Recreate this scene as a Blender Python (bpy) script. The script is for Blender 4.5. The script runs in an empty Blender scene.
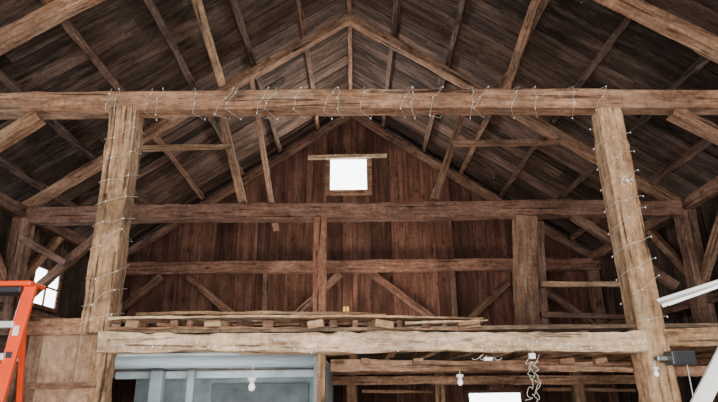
import bpy, bmesh, math, random
from mathutils import Vector, Matrix, Euler
random.seed(7)
scene=bpy.context.scene
COL=scene.collection
# ---------------- camera ----------------
F=560.0
cam=bpy.data.objects.new("camera",bpy.data.cameras.new("camera"))
COL.objects.link(cam); scene.camera=cam
cam.data.sensor_width=36; cam.data.lens=F/718*36
CR=Euler((0,0,math.radians(-0.4))).to_matrix()@Euler((math.radians(90+18.9),0,0)).to_matrix()@Euler((0,0,math.radians(-0.7))).to_matrix()
CP=Vector((0,0,1.6))
cam.matrix_world=Matrix.Translation(CP)@CR.to_4x4()
cam.data.clip_end=200
def at(u,v,Y):
    d=CR@Vector(((u-359)/F,(201-v)/F,-1)); return CP+d*(Y/d.y)
def atx(u,v,X):
    d=CR@Vector(((u-359)/F,(201-v)/F,-1)); return CP+d*(X/d.x)
YA,YB,YC=5.4,8.75,12.55
YW=12.75
HW=5.55; XR=-0.08; ZR=8.12; SL=0.68; 
def roofz(x,off=0): return ZR-SL*abs(x-XR)+off*math.sqrt(1+SL*SL)
# ---------------- materials ----------------
def newmat(n):
    m=bpy.data.materials.new(n); m.use_nodes=True
    nt=m.node_tree; b=nt.nodes["Principled BSDF"]; return m,nt,b
def wood(n,dark,mid,light,attr=False,rough=.85,streak=.75,bump=.8,patch=1.6,sx=2.2,sy=18,stain=None,lo=.75,hi=1.2,sf=.7,spots=True,spec=.15,fine=.62):
    m,nt,b=newmat(n); N=nt.nodes.new; L=nt.links.new
    def mrange(src,a,b_,c,d):
        r=N("ShaderNodeMapRange"); r.inputs[1].default_value=a; r.inputs[2].default_value=b_; r.inputs[3].default_value=c; r.inputs[4].default_value=d
        L(src,r.inputs[0]); return r.outputs[0]
    def mult(a,b_):
        k=N("ShaderNodeMath"); k.operation='MULTIPLY'; L(a,k.inputs[0]); L(b_,k.inputs[1]); return k.outputs[0]
    def noise(vec,sc,det,rg=.6):
        k=N("ShaderNodeTexNoise"); k.inputs["Scale"].default_value=sc; k.inputs["Detail"].default_value=det; k.inputs["Roughness"].default_value=rg
        L(vec,k.inputs["Vector"]); return k.outputs[0]
    def mapp(s):
        k=N("ShaderNodeMapping"); k.inputs["Scale"].default_value=s; L(add.outputs[0],k.inputs[0]); return k.outputs[0]
    tc=N("ShaderNodeTexCoord"); oi=N("ShaderNodeObjectInfo")
    add=N("ShaderNodeVectorMath"); add.operation='ADD'
    L(tc.outputs["Object"],add.inputs[0])
    mul=N("ShaderNodeMath"); mul.operation='MULTIPLY'; mul.inputs[1].default_value=37
    if attr:
        at_=N("ShaderNodeAttribute"); at_.attribute_name="tone"; rnd=at_.outputs["Fac"]
    else: rnd=oi.outputs["Random"]
    L(rnd,mul.inputs[0]); L(mul.outputs[0],add.inputs[1])
    g1=noise(mapp((sx,sy,sy)),1,9,.75)
    r=N("ShaderNodeValToRGB"); L(g1,r.inputs[0])
    e=r.color_ramp.elements; e[0].position=.34; e[0].color=(*dark,1); e[1].position=.64; e[1].color=(*light,1)
    k=e.new(.5); k.color=(*mid,1)
    f=mult(mrange(noise(add.outputs[0],patch,5),.3,.7,.5,1.4), mrange(rnd,0,1,lo,hi))
    f=mult(f,mrange(noise(add.outputs[0],18,8,.75),.36,.62,fine,1.22))
    ck=mrange(noise(mapp((.8,22,22)),1,3),.33,.40,1-streak,1)
    f=mult(f,ck)
    if spots:
        vo=N("ShaderNodeTexVoronoi"); vo.inputs["Scale"].default_value=1; L(mapp((2.2,6,6)),vo.inputs["Vector"])
        f=mult(f,mrange(vo.outputs["Distance"],.06,.2,.3,1))
    vm=N("ShaderNodeVectorMath"); vm.operation='SCALE'; L(r.outputs[0],vm.inputs[0]); L(f,vm.inputs["Scale"])
    out=vm.outputs[0]
    if stain:
        s=mrange(noise(mapp((1.1,5,5)),1.3,9,.75),.52,.70,0,sf)
        mx=N("ShaderNodeMix"); mx.data_type='RGBA'; L(s,mx.inputs[0]); L(out,mx.inputs[6]); mx.inputs[7].default_value=(*stain,1); out=mx.outputs[2]
    L(out,b.inputs["Base Color"])
    b.inputs["Roughness"].default_value=rough; b.inputs["Specular IOR Level"].default_value=spec
    bp=N("ShaderNodeBump"); bp.inputs["Strength"].default_value=bump; bp.inputs["Distance"].default_value=.03
    ma=N("ShaderNodeMath"); ma.operation='ADD'; L(g1,ma.inputs[0]); L(ck,ma.inputs[1])
    L(ma.outputs[0],bp.inputs["Height"]); L(bp.outputs[0],b.inputs["Normal"])
    return m
def plain(n,c,rough=.5,metal=0,em=0,var=.12):
    m,nt,b=newmat(n); N=nt.nodes.new; L=nt.links.new
    tc=N("ShaderNodeTexCoord"); nz=N("ShaderNodeTexNoise"); nz.inputs["Scale"].default_value=3; nz.inputs["Detail"].default_value=5
    L(tc.outputs["Object"],nz.inputs["Vector"])
    r=N("ShaderNodeValToRGB"); e=r.color_ramp.elements; e[0].position=.3; e[1].position=.7
    e[0].color=(*[x*(1-var) for x in c],1); e[1].color=(*[min(1,x*(1+var)) for x in c],1)
    L(nz.outputs[0],r.inputs[0]); L(r.outputs[0],b.inputs["Base Color"])
    b.inputs["Roughness"].default_value=rough; b.inputs["Metallic"].default_value=metal
    if em: b.inputs["Emission Color"].default_value=(*c,1); b.inputs["Emission Strength"].default_value=em
    return m
M_beam=wood("wood_hewn_tan",(.14,.066,.037),(.31,.165,.099),(.44,.27,.172),stain=(.47,.335,.245),sf=.5)
M_post=wood("wood_hewn_post",(.20,.108,.056),(.385,.228,.128),(.54,.355,.215),stain=(.56,.43,.30),sf=.5)
M_pale=wood("wood_pale_beam",(.35,.205,.12),(.65,.445,.285),(.79,.61,.43),stain=(.83,.70,.53),sf=.6)
M_mid=wood("wood_brown",(.08,.038,.024),(.155,.083,.056),(.25,.15,.105),stain=(.25,.17,.13),sf=.5)
M_redb=wood("wood_reddish_beam",(.095,.044,.028),(.20,.098,.066),(.29,.165,.115),stain=(.31,.205,.155),sf=.5)
M_raf=wood("wood_rafter",(.11,.053,.031),(.22,.118,.072),(.33,.20,.13),stain=(.33,.235,.17),sf=.5)
M_dark=wood("wood_dark_rafter",(.045,.027,.020),(.095,.058,.042),(.165,.11,.08))
M_red=wood("wood_red_brown",(.15,.060,.036),(.27,.118,.070),(.36,.185,.115))
M_fresh=wood("wood_fresh_board",(.36,.24,.14),(.50,.36,.23),(.62,.48,.33),streak=.2)
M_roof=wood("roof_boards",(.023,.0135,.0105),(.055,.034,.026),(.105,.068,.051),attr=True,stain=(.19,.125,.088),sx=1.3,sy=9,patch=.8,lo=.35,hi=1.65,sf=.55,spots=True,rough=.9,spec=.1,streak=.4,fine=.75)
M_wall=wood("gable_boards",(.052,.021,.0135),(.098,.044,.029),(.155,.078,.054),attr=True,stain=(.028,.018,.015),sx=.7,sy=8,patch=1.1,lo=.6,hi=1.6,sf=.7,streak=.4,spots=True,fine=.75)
M_side=wood("side_boards",(.03,.019,.015),(.06,.038,.029),(.11,.075,.06),attr=True,lo=.6,hi=1.4,spots=False)
M_deck=wood("deck_boards",(.12,.08,.05),(.22,.15,.10),(.33,.24,.16),attr=True)
M_part=wood("partition_boards",(.21,.12,.073),(.30,.185,.12),(.385,.255,.175),attr=True,stain=(.45,.34,.25),lo=.9,hi=1.08,sf=.7,sx=3,sy=6,streak=.3,spots=False)
M_floor=wood("floor_boards",(.10,.07,.05),(.18,.13,.09),(.26,.20,.14),attr=True)
M_sky=plain("window_daylight",(.93,.97,1),.4,0,8,.02)
M_white=plain("white_plastic",(.80,.80,.78),.4)
M_wire=plain("white_wire",(.52,.49,.44),.5)
M_bulb=plain("clear_bulb",(.9,.9,.88),.15,0,.15,.02)  # slight glow added although the string bulbs are unlit
M_cfl=plain("white_bulb",(.95,.95,.92),.25,0,.5,.02)
M_orange=plain("orange_fiberglass",(.88,.075,.012),.4)
M_alu=plain("aluminium",(.70,.72,.74),.4,.3)
M_black=plain("black_plastic",(.03,.03,.035),.5)
M_greybox=plain("grey_metal",(.07,.075,.08),.5,.3)
M_pblue=plain("pale_blue_paint",(.42,.48,.50),.8,0,0,.25)
M_pblue2=plain("blue_grey_paint",(.25,.295,.31),.8,0,0,.4)
M_glassd=plain("dark_glass",(.10,.122,.132),.6,0,0,.5)
M_yellow=plain("yellow_paper",(.75,.62,.06),.6)
M_steel=plain("steel_conduit",(.30,.31,.32),.4,.8)
# ---------------- helpers ----------------
def fin(o,label=None,cat=None,group=None,kind=None,parent=None):
    if label:o["label"]=label
    if cat:o["category"]=cat
    if group:o["group"]=group
    if kind:o["kind"]=kind
    return o
def frame(p0,p1,ref=None):
    x=(p1-p0).normalized()
    r=ref or (Vector((0,0,1)) if abs(x.z)<.85 else Vector((0,-1,0)))
    y=r.cross(x).normalized(); z=x.cross(y).normalized()
    m=Matrix((x,y,z)).transposed().to_4x4(); m.translation=(p0+p1)/2; return m
def timber(name,p0,p1,w,h,mat,label=None,cat="beam",group=None,rough=.006,bow=0,taper=1,ref=None,parent=None,cham=.08,notch=0):
    p0=Vector(p0);p1=Vector(p1); Ln=(p1-p0).length
    n=max(2,int(Ln/.09)) if rough else 1; me=bpy.data.meshes.new(name); bm=bmesh.new(); rings=[]
    c=min(w,h)*cham
    prof=[(-w/2,-h/2+c),(-w/2+c,-h/2),(w/2-c,-h/2),(w/2,-h/2+c),(w/2,h/2-c),(w/2-c,h/2),(-w/2+c,h/2),(-w/2,h/2-c)]
    ph=random.random()*9; ph2=random.random()*9
    off=[0]*8
    for i in range(n+1):
        t=i/n; s=1+(taper-1)*t
        b=bow*(1-(2*t-1)**2)
        wv=rough*1.2*math.sin(ph+t*Ln*.9); wz=rough*1.0*math.sin(ph2+t*Ln*1.1)
        sw=1+ (rough*3*math.sin(ph2+t*Ln*2.3))
        row=[]
        for j,(a,q) in enumerate(prof):
            if random.random()<.22: off[j]=random.uniform(0,rough*2.2)   # hewing scallops
            k=off[j]
            row.append(bm.verts.new(((t-.5)*Ln,a*s*sw-math.copysign(k,a)+wv+random.uniform(-rough,rough)*.4,q*s*sw-math.copysign(k,q)+b+wz+random.uniform(-rough,rough)*.4)))
        rings.append(row)
    for i in range(n):
        for j in range(8):
            k=(j+1)%8; bm.faces.new((rings[i][j],rings[i+1][j],rings[i+1][k],rings[i][k]))
    bm.faces.new(rings[0]); bm.faces.new(list(reversed(rings[-1])))
    bmesh.ops.recalc_face_normals(bm,faces=bm.faces); bm.to_mesh(me); bm.free()
    me.materials.append(mat); o=bpy.data.objects.new(name,me); COL.objects.link(o)
    o.matrix_world=frame(p0,p1,ref)
    fin(o,label,cat if label else None,group)
    if parent is not None:
        o.parent=parent; o.matrix_parent_inverse=parent.matrix_world.inverted()
    return o
def panel(name,mtx,strips,mat,kind="structure",label=None,cat=None,th=.03,back=True,gap=.005):
    me=bpy.data.meshes.new(name); bm=bmesh.new(); lay=bm.verts.layers.float_color.new("tone")
    def slab(y0,y1,xa,xb,z0,z1,t):
        vs=[]
        for zz in (z0,z1):
            for (x,y) in ((xa[0],y0),(xa[1],y0),(xb[1],y1),(xb[0],y1)):
                v=bm.verts.new((x,y,zz)); v[lay]=(t,t,t,1); vs.append(v)
        for f in ((0,1,2,3),(7,6,5,4),(0,4,5,1),(1,5,6,2),(2,6,7,3),(3,7,4,0)): bm.faces.new([vs[i] for i in f])
    for (y0,y1,xa,xb) in strips:
        z=random.uniform(-.008,.008)*(gap/.005); t=random.random(); g=gap
        slab(y0+g,y1-g,xa,xb,z,z+th,t)
        if back: slab(y1-.06,y1+.06,xb,xb,th+.010,th+.022,.0)
    if back:
        for s in strips:
            if s[2][0]>.5 and kind=="structure": slab(s[0],s[1],[s[2][0]-.06,s[2][0]+.06],[s[3][0]-.06,s[3][0]+.06],th+.010,th+.022,0)
    bmesh.ops.recalc_face_normals(bm,faces=bm.faces); bm.to_mesh(me); bm.free(); me.materials.append(mat)
    o=bpy.data.objects.new(name,me); COL.objects.link(o); o.matrix_world=mtx
    fin(o,label,cat,None,kind); return o
def axes(x,y,z,loc):
    m=Matrix((Vector(x),Vector(y),Vector(z))).transposed().to_4x4(); m.translation=Vector(loc); return m
def cuts(a,b,w0,w1):
    r=[a]
    while r[-1]<b-w0: r.append(r[-1]+random.uniform(w0,w1))
    r[-1]=b; return r
def box(name,c,s,mat,rot=None,bev=.006,parent=None,label=None,cat=None,group=None,segs=2):
    me=bpy.data.meshes.new(name); bm=bmesh.new(); bmesh.ops.create_cube(bm,size=1)
    bmesh.ops.scale(bm,vec=s,verts=bm.verts)
    if bev: bmesh.ops.bevel(bm,geom=bm.edges[:],offset=min(bev,min(s)*.4),segments=segs,affect='EDGES',profile=.5)
    bm.to_mesh(me); bm.free(); me.materials.append(mat)
    o=bpy.data.objects.new(name,me); COL.objects.link(o)
    m=Matrix.Translation(Vector(c))
    if rot is not None: m=m@(rot.to_4x4() if isinstance(rot,Matrix) else Euler(rot).to_matrix().to_4x4())
    o.matrix_world=m; fin(o,label,cat,group)
    if parent is not None: o.parent=parent; o.matrix_parent_inverse=parent.matrix_world.inverted()
    return o
def empty(name,loc,label,cat,group=None):
    o=bpy.data.objects.new(name,None); COL.objects.link(o); o.empty_display_size=.1; o.matrix_world=Matrix.Translation(Vector(loc))
    return fin(o,label,cat,group)
def tube(name,pts,r,mat,parent=None,label=None,cat=None,smooth=False,cyc=False):
    cu=bpy.data.curves.new(name,'CURVE'); cu.dimensions='3D'; cu.bevel_depth=r; cu.bevel_resolution=1; cu.use_fill_caps=True
    s=cu.splines.new('NURBS' if smooth else 'POLY'); s.points.add(len(pts)-1)
    o0=Vector(pts[0])
    for i,p in enumerate(pts): s.points[i].co=(*(Vector(p)-o0),1)
    if smooth: s.use_endpoint_u=True; s.order_u=3; s.resolution_u=3
    cu.materials.append(mat)
    tmp=bpy.data.objects.new(name+"_c",cu); COL.objects.link(tmp)
    dg=bpy.context.evaluated_depsgraph_get(); me=bpy.data.meshes.new_from_object(tmp.evaluated_get(dg)); me.name=name
    bpy.data.objects.remove(tmp)
    o=bpy.data.objects.new(name,me); COL.objects.link(o); o.matrix_world=Matrix.Translation(o0)
    fin(o,label,cat)
    if parent is not None: o.parent=parent; o.matrix_parent_inverse=parent.matrix_world.inverted()
    return o
def lathe(name,prof,mat,loc,parent=None,n=16,rot=None):
    me=bpy.data.meshes.new(name); bm=bmesh.new(); R=[]
    for r,z in prof: R.append([bm.verts.new((r*math.cos(2*math.pi*i/n),r*math.sin(2*math.pi*i/n),z)) for i in range(n)])
    for a,b in zip(R,R[1:]):
        for i in range(n): bm.faces.new((a[i],a[(i+1)%n],b[(i+1)%n],b[i]))
    bm.faces.new(R[0]); bm.faces.new(R[-1]); bmesh.ops.recalc_face_normals(bm,faces=bm.faces)
    for f in bm.faces: f.smooth=True
    bm.to_mesh(me); bm.free(); me.materials.append(mat); o=bpy.data.objects.new(name,me); COL.objects.link(o)
    m=Matrix.Translation(Vector(loc))
    if rot: m=m@Euler(rot).to_matrix().to_4x4()
    o.matrix_world=m
    if parent is not None: o.parent=parent; o.matrix_parent_inverse=parent.matrix_world.inverted()
    return o
# ---------------- shell ----------------
Y0=-1.5
zt=at(359,107,YA).z
zB=at(359,211,YB).z
zL=at(359,344,YA).z
EV=roofz(HW)
cs=math.cos(math.atan(SL)); sn=math.sin(math.atan(SL)); L=(HW+.5)/cs
for sgn,nm in ((-1,"ceiling"),(1,"ceiling.001")):
    xa=Vector((sgn*cs,0,-sn)); ya=Vector((0,1,0)); za=xa.cross(ya)
    loc=Vector((XR,0,roofz(XR,.30)))
    st=[]; c=cuts(Y0,YW+.3,.26,.44)
    for a,b in zip(c,c[1:]):
        sp=random.uniform(1.5,L-1.5)
        st.append((a,b,[-.02,sp],[-.02,sp])); st.append((a,b,[sp+.003,L],[sp+.003,L]))
    if za.z<0:
        ya=-ya; za=xa.cross(ya); st=[(-b,-a,x1,x0) for a,b,x0,x1 in st]
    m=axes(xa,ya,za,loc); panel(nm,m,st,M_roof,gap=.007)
def gable(name,Y,z0):
    c=cuts(-HW,HW,.28,.50); 
    c.append(XR); c.sort()
    st=[(a,b,[z0,roofz(a,.28)],[z0,roofz(b,.28)]) for a,b in zip(c,c[1:]) if b-a>.02]
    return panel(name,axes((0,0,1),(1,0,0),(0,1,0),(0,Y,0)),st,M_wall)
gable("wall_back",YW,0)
for sgn,nm in ((-1,"wall_left"),(1,"wall_right")):
    c=cuts(Y0,YW,.2,.34); z1=EV+.12
    st=[(a,b,[0,z1],[0,z1]) for a,b in zip(c,c[1:])]
    panel(nm,axes((0,0,1),(0,1,0),(sgn,0,0),(sgn*HW,0,0)),st,M_side)
c=cuts(-HW,HW,.2,.3)
panel("floor",axes((0,1,0),(1,0,0),(0,0,-1),(0,0,0)),[(a,b,[-12,YW],[-12,YW]) for a,b in zip(c,c[1:])],M_floor)
zd=zL+.12
c=cuts(YA-.08,YW-.05,.2,.3)
panel("floor.001",axes((1,0,0),(0,1,0),(0,0,1),(0,0,zd)),[(a,b,[-HW+.05,HW-.05],[-HW+.05,HW-.05]) for a,b in zip(c,c[1:])],M_deck,th=.035,back=False)
# ---------------- front frame A ----------------
a,b=at(-130,107.5,YA),at(850,103,YA)
a.x=-HW+.05;b.x=HW-.05
tA0,tA1=Vector(a),Vector(b)
timber("tie_beam",a,b,.22,.235,M_beam,"long rough-hewn tan tie beam hung with string lights across two posts",bow=.03,rough=.005)
timber("post",at(100,334,YA+.02),at(128,112,YA+.02),.29,.285,M_post,"stout hand-hewn pale brown post wound with string lights, beside plank partition","post",rough=.008)
q=at(107,345,YA+.04); timber("post",(q.x-.05,YA+.04,0),(q.x,YA+.04,at(109,338,YA).z),.2,.2,M_post,"narrow brown post carrying the loft beam beside the partition","post",rough=.009)
timber("post",at(664,425,YA+.02),at(606,112,YA+.02),.27,.27,M_post,"tall hand-hewn pale brown post wound with string lights, beside electrical box","post",rough=.008)
timber("loft_beam",at(103,343,YA-.03),at(641,344.5,YA-.03),.24,.185,M_pale,"pale weathered hewn loft beam with draped string lights","beam",bow=.012,rough=.011,taper=1.12)
timber("brace",at(40,117,YA),at(-60,178,YA),.15,.14,M_beam,"tan knee brace below the front tie beam","brace",group="knee braces")
timber("brace",at(672,112,YA),at(790,172,YA),.15,.14,M_beam,"tan knee brace below the front tie beam","brace",group="knee braces")
for s in (-1,1): timber("post",(s*(HW-.15),YA,0),(s*(HW-.15),YA,zt),.24,.24,M_mid,"brown timber wall post against side boards","post",group="wall posts")
q=at(322,360,YA); timber("post",(q.x,YA,0),(q.x,YA,at(322,354,YA).z),.09,.09,M_post,"slim pale post under the loft beam","post")
def rafter_pair(Y,w,h,mat,lab,zo=0):
    for s in (-1,1):
        e=s*(HW+.25)
        timber("rafter",Vector((XR+s*.02,Y,roofz(XR,.04+zo))),Vector((e,Y,roofz(e,.04+zo))),w,h,mat,lab,"rafter",group="principal rafters",bow=random.uniform(-.03,.02))
rafter_pair(YA+.12,.2,.18,M_beam,"heavy tan principal rafter under dark roof boards")
rafter_pair(YB,.19,.16,M_raf,"heavy brown principal rafter rising to the ridge")
rafter_pair(YC-.05,.18,.15,M_mid,"brown principal rafter against the gable boards")
rafter_pair(2.0,.2,.18,M_beam,"heavy tan principal rafter under dark roof boards")
for s in (-1,1):
    for k,x in enumerate((.84,1.74,2.66,3.5,4.35,5.1)):
        w=random.uniform(.10,.13); dx=random.uniform(-.05,.05)
        x0=XR+s*(x+dx); x1=XR+s*(x-dx)
        timber("purlin",Vector((x0,Y0,roofz(x0,.21))),Vector((x1,YW-.02,roofz(x1,.21))),w,.13,M_dark if (k+ (s>0))%3 else M_mid,"long slender grey-brown purlin pole under roof boards","purlin",group="roof purlins",bow=random.uniform(-.04,.03),rough=.009,ref=Vector((s*sn,0,cs)))
timber("ridge_pole",(XR,Y0,roofz(XR,.14)),(XR,YW-.02,roofz(XR,.14)),.09,.14,M_mid,"grey-brown ridge pole along the roof peak","beam")
for s,x0,x1 in ((-1,1.98,2.24),(1,2.42,2.68)):
    a=Vector((XR+s*x0,4.6,roofz(XR+s*x0,.10))); b=Vector((XR+s*x1,YB-.15,roofz(XR+s*x1,.10)))
    timber("purlin_board",a,b,.14,.09,M_post if s<0 else M_beam,"light tan board lashed beneath the purlins","board",group="pale purlin boards",ref=Vector((s*sn,0,cs)))
# ---------------- middle frame B ----------------
a,b=at(20,216,YB),at(692,208,YB); a.x=-HW+.05; b.x=HW-.05
timber("tie_beam",a,b,.24,.285,M_redb,"reddish brown hewn tie beam across the middle frame","beam",bow=.0,rough=.008)
p=at(526,330,YB); timber("post",(p.x,YB,zd+.035),at(524,218,YB),.36,.30,M_raf,"broad brown post under the middle tie beam","post",rough=.009)
p=at(320,330,YB-.05); timber("post",(p.x,YB-.05,zd+.035),at(320,219,YB-.05),.22,.24,M_red,"slim reddish brown post under the middle tie beam","post")
for s in (-1,1): timber("post",(s*(HW-.16),YB,0),(s*(HW-.16),YB,zB-.1),.26,.26,M_mid,"brown timber wall post against side boards","post",group="wall posts")
for (u0,v0,u1,v1) in ((243,203,216,92),(434,200,468,95)):
    timber("strut",at(u0,v0,YB),at(u1,v1,YB),.13,.13,M_raf,"leaning tan strut between tie beam and rafter","strut",group="roof struts")
timber("rail",at(143,149,YB-.1),at(230,147,YB-.1),.10,.08,M_post,"pale horizontal rail joining strut to rafter","rail",group="strut rails")
timber("rail",at(452,143,YB-.1),at(560,142,YB-.1),.10,.10,M_raf,"brown horizontal rail joining strut to rafter","rail",group="strut rails")
timber("hanging_plank",at(276,231,YB+.20),at(252,78,YB-.45),.09,.115,M_beam,"light weathered pole hanging behind the middle tie beam","board")
timber("brace",at(573,215,YB),at(676,287,YB),.14,.14,M_mid,"long brown brace from tie beam to wall post","brace",group="middle frame braces")
timber("brace",at(108,228,YB),at(28,296,YB),.14,.14,M_mid,"long brown brace from tie beam to wall post","brace",group="middle frame braces")
timber("brace",at(22,238,YB-.2),at(66,264,YB-.2),.12,.12,M_mid,"short brown brace near the wall post","brace",group="middle frame braces")
timber("rail",at(540,285,YB),at(622,284,YB),.10,.09,M_post,"pale horizontal rail beside the broad post","rail")
timber("rail",at(541,315,YB),at(650,318,YB),.10,.09,M_mid,"brown horizontal rail beside the broad post","rail")
timber("stud",at(540,222,YB+.1),at(545,328,YB+.1),.1,.1,M_mid,"thin brown upright beside the broad post","post")
for s in (-1,1):
    timber("wall_plate",(s*(HW-.14),Y0,zB+.02),(s*(HW-.14),YW-.1,zB+.02),.2,.2,M_mid,"brown wall plate running under the eave","beam",group="wall plates")
    timber("girt",(s*(HW-.1),YA,2.9),(s*(HW-.1),YW-.1,2.9),.12,.14,M_mid,"brown horizontal girt along the side wall","beam",group="side girts")
    timber("brace",(s*(HW-.12),YB-1.2,zB-.05),(s*(HW-.12),YB-.1,zB-1.2),.12,.13,M_raf,"tan knee brace along the side wall","brace",group="side wall braces")
    timber("brace",(s*(HW-.12),YB+1.2,zB-.05),(s*(HW-.12),YB+.1,zB-1.2),.12,.13,M_raf,"tan knee brace along the side wall","brace",group="side wall braces")
# ---------------- back frame C ----------------
a,b=at(130,269,YC-.1),at(584,264,YC-.1); a.x=-HW+.05;b.x=HW-.05
zC=a.z
timber("tie_beam",a,b,.2,.29,M_redb,"weathered brown tie beam along the gable wall","beam",rough=.008)
for u in (267,452,536):
    p=at(u,280,YC); timber("stud",(p.x,YC,zd+.035),(p.x,YC,zC-.1),.14,.22 if u!=267 else .27,M_mid,"brown wall stud in front of gable boards","post",group="gable studs")
for (u0,v0,u1,v1) in ((188,276,236,318),(162,276,112,318),(340,274,296,316),(370,272,432,318),(508,282,466,322),(545,290,600,330)):
    timber("brace",at(u0,v0,YC-.05),at(u1,v1,YC-.05),.1,.17,M_redb if u0 in(188,370) else M_mid,"diagonal brown brace against gable boards","brace",group="gable braces")
for s in (-1,1): timber("post",(s*(HW-.16),YC,0),(s*(HW-.16),YC,zC),.24,.24,M_mid,"brown corner post beside gable boards","post",group="corner posts")
def window(name,c,w,h,nrm,tr=.07,mat=M_mid,bars=0):
    n=Vector(nrm); x=Vector((0,0,1)).cross(n); m=Matrix((x,n,Vector((0,0,1)))).transposed()
    e=bpy.data.objects.new(name,None); COL.objects.link(e); mt=m.to_4x4(); mt.translation=Vector(c); e.matrix_world=mt; e["kind"]="structure"
    def bx(nm,lc,s,ma): return box(nm,mt@Vector(lc),s,ma,rot=m,parent=e,bev=.004)
    bx("pane",(0,.01,0),(w,.012,h),M_sky)
    bx("frame_side",(-w/2-tr/2,.02,0),(tr,.05,h+2*tr),mat); bx("frame_side",(w/2+tr/2,.02,0),(tr,.05,h+2*tr),mat)
    bx("frame_rail",(0,.02,h/2+tr/2),(w,.05,tr),mat); bx("sill",(0,.03,-h/2-tr/2),(w,.07,tr),mat)
    if bars: bx("muntin",(0,.025,0),(.04,.03,h),mat); bx("muntin",(0,.025,0.02),(w,.03,.035),mat)
    return e
c0=at(348.5,175,YW-.03); q=at(331,191,YW-.03); r=at(367,160,YW-.03)
window("window_1",c0,r.x-q.x,r.z-q.z,(0,-1,0),.13,M_beam)
timber("lintel_board",at(308,157.5,YW-.16),at(387,155.5,YW-.16),.08,.10,M_fresh,"pale tan board fixed above the small gable window","board")
p=atx(44,288,-HW+.03); window("window_2",p,.80,.62,(1,0,0),.08,M_mid,1)
p=at(495,402,YW-.03); window("window_3",p,1.1,.36,(0,-1,0),.06,M_mid)
timber("tag_board",at(346,330,YC-.17),at(346,304,YC-.17),.03,.17,M_mid,"short board carrying a yellow tag","board")
box("paper_tag",at(346,309,YC-.21),(.13,.01,.10),M_yellow,label="small yellow paper tag near the gable wall",cat="tag")
# ---------------- loft edge: pallet & boards ----------------
YP=YA+.05
pal=empty("pallet",at(300,331,YP),"long rough wooden pallet of stacked boards lying on the loft edge","pallet")
timber("top_board",at(108,320.5,YP),at(300,319,YP),.34,.032,M_pale,parent=pal,bow=.008,rough=.007)
timber("top_board",at(292,318.5,YP),at(480,320.8,YP),.33,.034,M_post,parent=pal,bow=.006,rough=.007)
timber("top_board",at(140,316.5,YP+.35),at(385,315.5,YP+.35),.25,.04,M_post,parent=pal,bow=.02)
timber("middle_board",at(160,325,YP+.2),at(300,325.5,YP+.2),.2,.03,M_beam,parent=pal)
timber("middle_board",at(330,324,YP+.2),at(462,325,YP+.2),.2,.035,M_mid,parent=pal)
timber("bottom_board",at(112,330.3,YP),at(340,330,YP),.30,.026,M_beam,parent=pal,rough=.007)
timber("bottom_board",at(350,330.5,YP),at(484,330.5,YP),.30,.022,M_beam,parent=pal,rough=.007)
for u,w in ((118,.08),(137,.12),(176,.07),(196,.05),(219,.17),(246,.06),(268,.10),(317,.15),(331,.07),(354,.05),(380,.18),(402,.05),(424,.08),(446,.05),(466,.2)):
    q=at(u,325.5,YP-.02+random.uniform(-.03,.05)); box("block",q,(w,.28,.07),M_post if w>.1 else M_mid,rot=(0,random.uniform(-.15,.15),random.uniform(-.3,.3)),parent=pal)
timber("loose_board",at(270,316,YP+.5),at(428,324,YP+.45),.14,.03,M_fresh,"pale loose board lying over the pallet","board")
timber("loose_board",at(404,324.5,YP-.02),at(484,321,YP-.02),.36,.022,M_fresh,"short pale board end resting on the pallet","board")
timber("loose_board",at(505,328,YP+.3),at(612,327,YP+.3),.2,.03,M_mid,"grey-brown board lying flat on the loft deck","board")
# ---------------- left partition ----------------
x0=at(26,350,YA).x; x1=at(101,350,YA).x; zb=at(60,319,YA).z
hs=[x0,x0+.15,x1]
panel("plank_partition",axes((0,0,1),(1,0,0),(0,1,0),(0,YA-.02,0)),[(a,b,[0,zb-.04],[0,zb-.04]) for a,b in zip(hs,hs[1:])],M_part,kind=None,label="worn tan wide-board partition panel beside the hewn post",cat="partition",gap=.002)
timber("partition_rail",at(26,326.5,YA-.09),at(88,326.5,YA-.09),.06,.15,M_beam,"brown board capping the plank partition","board",rough=.007)
timber("partition_batten",at(28,386,YA-.07),at(96,385,YA-.07),.03,.05,M_raf,"thin brown batten nailed across the partition","board")
q=at(28,318,YA-.02); timber("partition_post",(q.x,YA-.06,zb),(q.x-.02,YA-.06,0),.10,.10,M_mid,"brown upright at the edge of the plank partition","post")
timber("loft_beam",at(652,338,YA),(HW-.3,YA,at(740,337,YA).z),.2,.17,M_post,"tan loft beam continuing beyond the tall post","beam")
timber("rail",at(655,372,YA+.3),(HW-.3,YA+.3,at(740,370,YA+.3).z),.1,.10,M_beam,"brown rail behind the electrical box","rail")
# under loft
timber("loft_beam",(-HW+.3,YB,at(359,368,YB).z),(HW-.3,YB,at(359,368,YB).z),.22,.2,M_beam,"brown beam carrying the loft joists","beam")
zj=zd-.08
x=-5.0
while x<5.2:
    if x>-.35: timber("joist",(x,YA+.12,zj),(x,YB-.12,zj),.1,.13,M_beam,"rough brown loft joist","joist",group="loft joists")
    x+=.45
timber("carrier_beam",at(331,366.5,YA+.2),at(640,367,YA+.2),.12,.11,M_raf,"rough brown hewn timber slung beneath the loft joists","beam",rough=.012)
timber("carrier_beam",at(331,381,YB-.9),at(640,379,YB-.9),.10,.12,M_raf,"brown timber crossing under the loft","beam",rough=.008)
for u in (365,418,566,600):
    q=at(u,361,YA+.12); box("joist_cleat",q,(random.uniform(.07,.14),.08,.05),M_beam,rot=(0,random.uniform(-.2,.2),0),label="short tan wood cleat under the loft beam",cat="wood block",group="joist cleats")
for u in (352,440,578):
    p=at(u,395,YB); timber("post",(p.x,YB,0),(p.x,YB,at(359,372,YB).z),.16,.16,M_raf,"brown post under the loft","post",group="under-loft posts")
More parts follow.
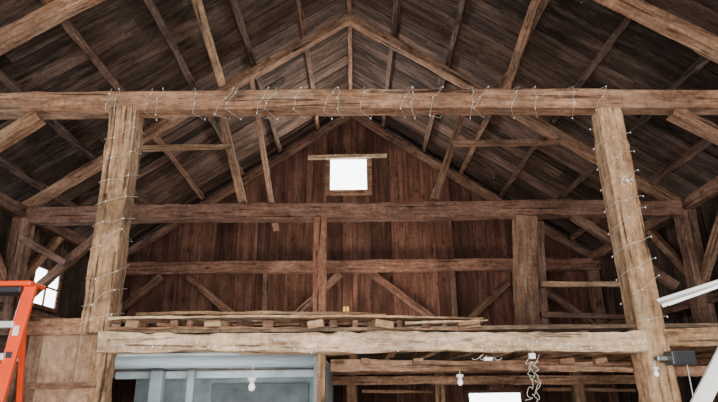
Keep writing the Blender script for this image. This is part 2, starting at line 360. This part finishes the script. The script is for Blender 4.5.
for (u0,u1,v) in ((362,432,391),(545,632,390)):
    timber("shelf_board",at(u0,v,YB+.3),at(u1,v+.5,YB+.3),.25,.05,M_raf,"tan shelf board fixed between posts under the loft","board",group="shelf boards")
xa=at(119,360,YA).x; xb=at(317,360,YA).x-.0
zc=at(250,356,YA+.2).z
xl=xa-1.2
box("ceiling.002",((xl+xb)/2,(YA+.15+YB+.3)/2,zc+.02),(xb-xl,YB+.15-YA,.03),M_pblue)["kind"]="structure"
box("wall_inner",((xl+xb)/2,YB+.35,zc/2),(xb-xl,.06,zc-.01),M_pblue2)["kind"]="structure"
box("wall_inner.001",(xb-.02,(YA+YB)/2+.2,zc/2),(.05,YB-YA,zc-.01),M_pblue2)["kind"]="structure"
box("painted_header",((xl+xb)/2,YB-.5,zc-.08),(xb-xl-.05,.12,.10),M_pblue,label="pale blue painted header beam under the loft ceiling",cat="beam",bev=.02)
for u,w in ((156,.17),(190,.10)):
    p=at(u,395,YB-.7); box("painted_post",(p.x,YB-.7,(zc-.03)/2),(w,w,zc-.03),M_pblue2,label="pale blue-grey painted post in the room under the loft",cat="post",group="painted posts",bev=.02)
A=at(212,384,YB+.28);B=at(308,430,YB+.28)
box("dark_window_panel",((A.x+B.x)/2,YB+.29,(A.z+B.z)/2),(B.x-A.x,.03,A.z-B.z),M_glassd,label="dusty dark glazed panel in a blue-grey wall",cat="window")
# ---------------- stepladder ----------------
YL=4.9
top=at(31,286,YL); bot=at(8,402,YL)
lad=empty("stepladder",(bot.x,YL,0),"red-orange fiberglass stepladder with pale aluminium steps","ladder")
d=(bot-top); foot=top+d*(top.z/(top.z-bot.z)); foot.z=0
W=.62
def railpt(t,side,back=0):
    base=top.lerp(foot,t)
    if back:
        x=(base.x-.10-.10*t) if side else base.x-W-.1*t
        return Vector((x,YL+.10+.8*t,base.z))
    return Vector((base.x if side else base.x-W-.28*t,YL-.40*t,base.z))
for s in (1,0):
    timber("side_rail",railpt(0,s),railpt(1,s),.05,.11,M_orange,parent=lad,rough=0,cham=.2,ref=Vector((1,0,0)))
    timber("back_rail",railpt(.02,s,1),railpt(1,s,1),.035,.05,M_orange,parent=lad,rough=0,cham=.2,ref=Vector((1,0,0)))
box("top_cap",(top.x-W/2,YL+.03,top.z+.01),(W+.10,.26,.045),M_orange,parent=lad,bev=.015)
box("cap_underside",(top.x-W/2-.02,YL+.03,top.z-.04),(W-.04,.22,.05),M_black,parent=lad,bev=.01)
for i in range(1,8):
    t=(i*.105)+.03; A=railpt(t,1);B=railpt(t,0)
    box("step",((A.x+B.x)/2,A.y+.0,A.z),(A.x-B.x-.06,.10,.055),M_alu,parent=lad,bev=.006)
    if i%2==0:
        A=railpt(t,1,1);B=railpt(t,0,1); box("back_brace",((A.x+B.x)/2,A.y,A.z),(A.x-B.x,.02,.03),M_alu,parent=lad,bev=.004)
for t,hh,mm in ((.16,.10,M_white),(.235,.05,M_black)):
    q=railpt(t,1); box("sticker",q+Vector((0,-.028,0)),(.05,.004,hh),mm,rot=(0,math.atan2(d.x,d.z)+math.pi,0),parent=lad,bev=.001)
# ---------------- electrical ----------------
q=at(680,358,YA-.3)
eb=empty("junction_box",q,"dark grey metal electrical box fixed beside the post","electrical box")
box("body",q,(.21,.14,.12),M_greybox,parent=eb,bev=.01)
box("cover",q+Vector((0,-.075,0)),(.18,.012,.095),M_black,parent=eb,bev=.004)
box("bracket",q+Vector((-.14,.05,.0)),(.10,.08,.04),M_steel,parent=eb)
tube("conduit",[q+Vector((.05,0,-.05)),q+Vector((.05,0,-1.0))],.008,M_steel,parent=eb)
box("mount_arm",q+Vector((-.05,.17,0)),(.08,.24,.06),M_greybox,parent=eb)
def bulb(u,v,Y,lab,cord=.12,s=1):
    q=at(u,v,Y); e=empty("hanging_bulb",q,lab,"light bulb",group="bulbs under the loft")
    lathe("bulb",[(.004*s,-.075*s),(.022*s,-.068*s),(.034*s,-.045*s),(.03*s,-.02*s),(.016*s,.0)],M_cfl,q,e)
    lathe("socket",[(.02*s,0),(.026*s,.01*s),(.045*s,.03*s),(.045*s,.05*s),(.014*s,.06*s)],M_white,q,e)
    tube("cord",[q+Vector((0,0,.06*s)),q+Vector((.004,0,.06*s+cord))],.004,M_wire,parent=e)
bulb(252,383,YA+.3,"white bulb in a socket hanging before the painted room",.12)
bulb(460,379,YA+.2,"small white bulb hanging under the loft joists",.08,.8)
bulb(656,371,YA-.28,"white bulb hanging beside the tall post",.05,.65)
for (u0,v0,u1,v1,k) in ((529,352,537,404,7),(537,354,530,398,7),(533,356,541,404,5),(476,356,500,361,4)):
    pts=[]
    for i in range(18):
        t=i/17; pts.append(at(u0+(u1-u0)*t+random.uniform(-k,k),v0+(v1-v0)*t+random.uniform(-5,5),YA-.2+random.uniform(-.03,.03)))
    tube("electric_cable",pts,.0026,M_wire,label="tangled white cable dangling from the loft beam",cat="cable",smooth=True)
box("cable_clamp",at(532,356,YA-.19),(.06,.03,.05),M_white,label="small white plastic fitting on the loft beam",cat="fitting")
box("cable_clamp",at(488,359,YA-.19),(.08,.04,.03),M_white,label="small white plastic socket strip on the loft beam",cat="fitting")
A=at(659,302,4.6); B=at(760,270,4.2)
sl=empty("shop_light",(A+B)/2,"long flat white shop light fixture hanging at an angle","lamp")
timber("housing",A,B,.20,.028,M_white,parent=sl,rough=0,cham=.3)
for o_ in (-.05,.05): timber("tube_lamp",A+Vector((.05,o_,-.026)),B+Vector((-.05,o_,-.026)),.026,.022,M_cfl,parent=sl,rough=0,cham=.3)
A=at(697,410,4.3); B=at(722,360,4.3)
timber("white_board",A,B+(B-A)*.2,.03,.12,M_white,"white painted board leaning beside the post","board",rough=0)
# ---------------- string lights ----------------
def strand(pts,lab,step=3,r=.0026,smooth=False,off=.004):
    e=empty("string_lights",pts[0],lab,"string lights")
    tube("wire",pts,r,M_wire,parent=e,smooth=smooth)
    base=None; n=0
    for i in range(1,len(pts),step):
        if n>=90: break
        n+=1
        if base is None:
            me=bpy.data.meshes.new("bulb"); bm=bmesh.new(); bmesh.ops.create_icosphere(bm,subdivisions=1,radius=.0065); bmesh.ops.scale(bm,vec=(.8,.8,1.6),verts=bm.verts); bm.to_mesh(me); bm.free(); me.materials.append(M_bulb)
            o=bpy.data.objects.new("bulb",me); base=o
        else: o=base.copy()
        COL.objects.link(o); o.parent=e; o.matrix_parent_inverse=Matrix.Identity(4)
        o.location=Vector(pts[i])-Vector(pts[0])+Vector((0,-off,-.005))
us=[113,121,152,163,197,226,233,264,271,298,330,338,362,405,411,434,470,478,512,532,570,596]
pts=[]
for k,u in enumerate(us):
    w=at(u,105,YA); t=(w.x-tA0.x)/(tA1.x-tA0.x); c=tA0.lerp(tA1,t)+Vector((0,0,.03*(1-(2*t-1)**2)))
    s=random.uniform(.0,.10)
    fy=-.120; by=.122; hz=.126
    dr=random.uniform(.02,.09) if random.random()<.4 else 0
    pts+=[c+Vector((s,fy,hz)),c+Vector((s*.7+random.uniform(-.03,.03),fy-.003,.06)),c+Vector((random.uniform(-.03,.03),fy-.003,0)),c+Vector((-s*.4+random.uniform(-.02,.02),fy-.003,-.06)),c+Vector((-s*.8,fy,-hz-.005-dr))]
    if k+1<len(us):
        g=(us[k+1]-u)/560*YA/.89
        pts+=[c+Vector((g*.2,by,-hz)),c+Vector((g*.5,by,hz))]
strand(pts,"thin white string lights wrapped loosely around the front tie beam",2,r=.0022)
def helix(p0,p1,hw,turns,lab):
    pts=[]; 
    for i in range(turns):
        t0=i/turns; t1=(i+.5)/turns; t2=(i+.95)/turns
        j=random.uniform(-.02,.02)
        c=p0.lerp(p1,min(1,max(0,t0+j))); e=p0.lerp(p1,min(1,t0+j+.55/turns*random.uniform(.3,1.6)))
        pts+=[c+Vector((-hw,-hw,0)),c.lerp(e,.3)+Vector((-hw*.3,-hw-.003,random.uniform(-.03,.03))),c.lerp(e,.7)+Vector((hw*.3,-hw-.003,random.uniform(-.03,.03))),e+Vector((hw,-hw,0))]
        b=p0.lerp(p1,t1+.2/turns); g=p0.lerp(p1,min(1,t2))
        pts+=[b+Vector((hw,hw,0)),g+Vector((-hw,hw,0))]
    strand(pts,lab,2,r=.0022,off=.002)
helix(at(101,330,YA+.02),at(127,122,YA+.02),.146,9,"white string lights wound around the hewn post beside the partition")
helix(at(646,325,YA+.02),at(608,122,YA+.02),.141,9,"white string lights wound around the tall post near the electrical box")
pts=[];u=112
while u<638:
    pts.append(at(u,337+10*abs(math.sin(u*.035))+random.uniform(-4,5),YA-.172)); u+=random.uniform(7,13)
strand(pts,"white string lights swagged along the pale loft beam",1,r=.0032)
pts=[at(626,180,YA-.15)+Vector((random.uniform(-.06,.06),random.uniform(-.03,0),random.uniform(-.05,.05))) for _ in range(18)]
strand(pts,"bunched knot of white string lights on the tall post",1,r=.0026)
# ---------------- lights ----------------
w=bpy.data.worlds.new("world"); scene.world=w; w.use_nodes=True
nt=w.node_tree; bg=nt.nodes["Background"]; bg.inputs[0].default_value=(.80,.91,1,1); bg.inputs[1].default_value=1.8
def area(name,loc,tgt,sx,sy,e,col):
    l=bpy.data.lights.new(name,'AREA'); l.shape='RECTANGLE'; l.size=sx; l.size_y=sy; l.energy=e; l.color=col
    o=bpy.data.objects.new(name,l); COL.objects.link(o); o.location=loc
    o.rotation_euler=(Vector(tgt)-Vector(loc)).to_track_quat('-Z','Y').to_euler(); return o
area("daylight_door",(0,-1.2,1.6),(0,6,2.2),5,2.4,800,(1,.94,.86))
area("daylight_gable",(c0.x,YW-.35,c0.z),(-.6,7,5.6),.8,.6,230,(1,.93,.84))
area("room_fill",((xl+xb)/2,YA+1.6,.7),((xl+xb)/2,YA+1.9,2),1.5,1.5,40,(.95,.98,1))  # unseen cool area light added to brighten the painted room
area("underloft_fill",(1.6,YA+1.8,.6),(1.6,YA+1.9,2),3,1.5,20,(1,.93,.82))  # no lamp hangs here; fill added to lift the dark loft underside
area("left_daylight",(-HW+.2,6.9,2.6),(-1,8,4.5),1.2,1.2,90,(.74,.87,1))
area("right_fill",(HW-.2,6.5,2.6),(1.5,8,5),1.0,1.0,35,(.8,.9,1))  # added cool light for roof sheen; this wall has no window
area("loft_fill",(0,10.4,2.5),(0,12.0,6.8),3,1.0,140,(1,.86,.74))  # unseen warm fill added to brighten the far roof and gable
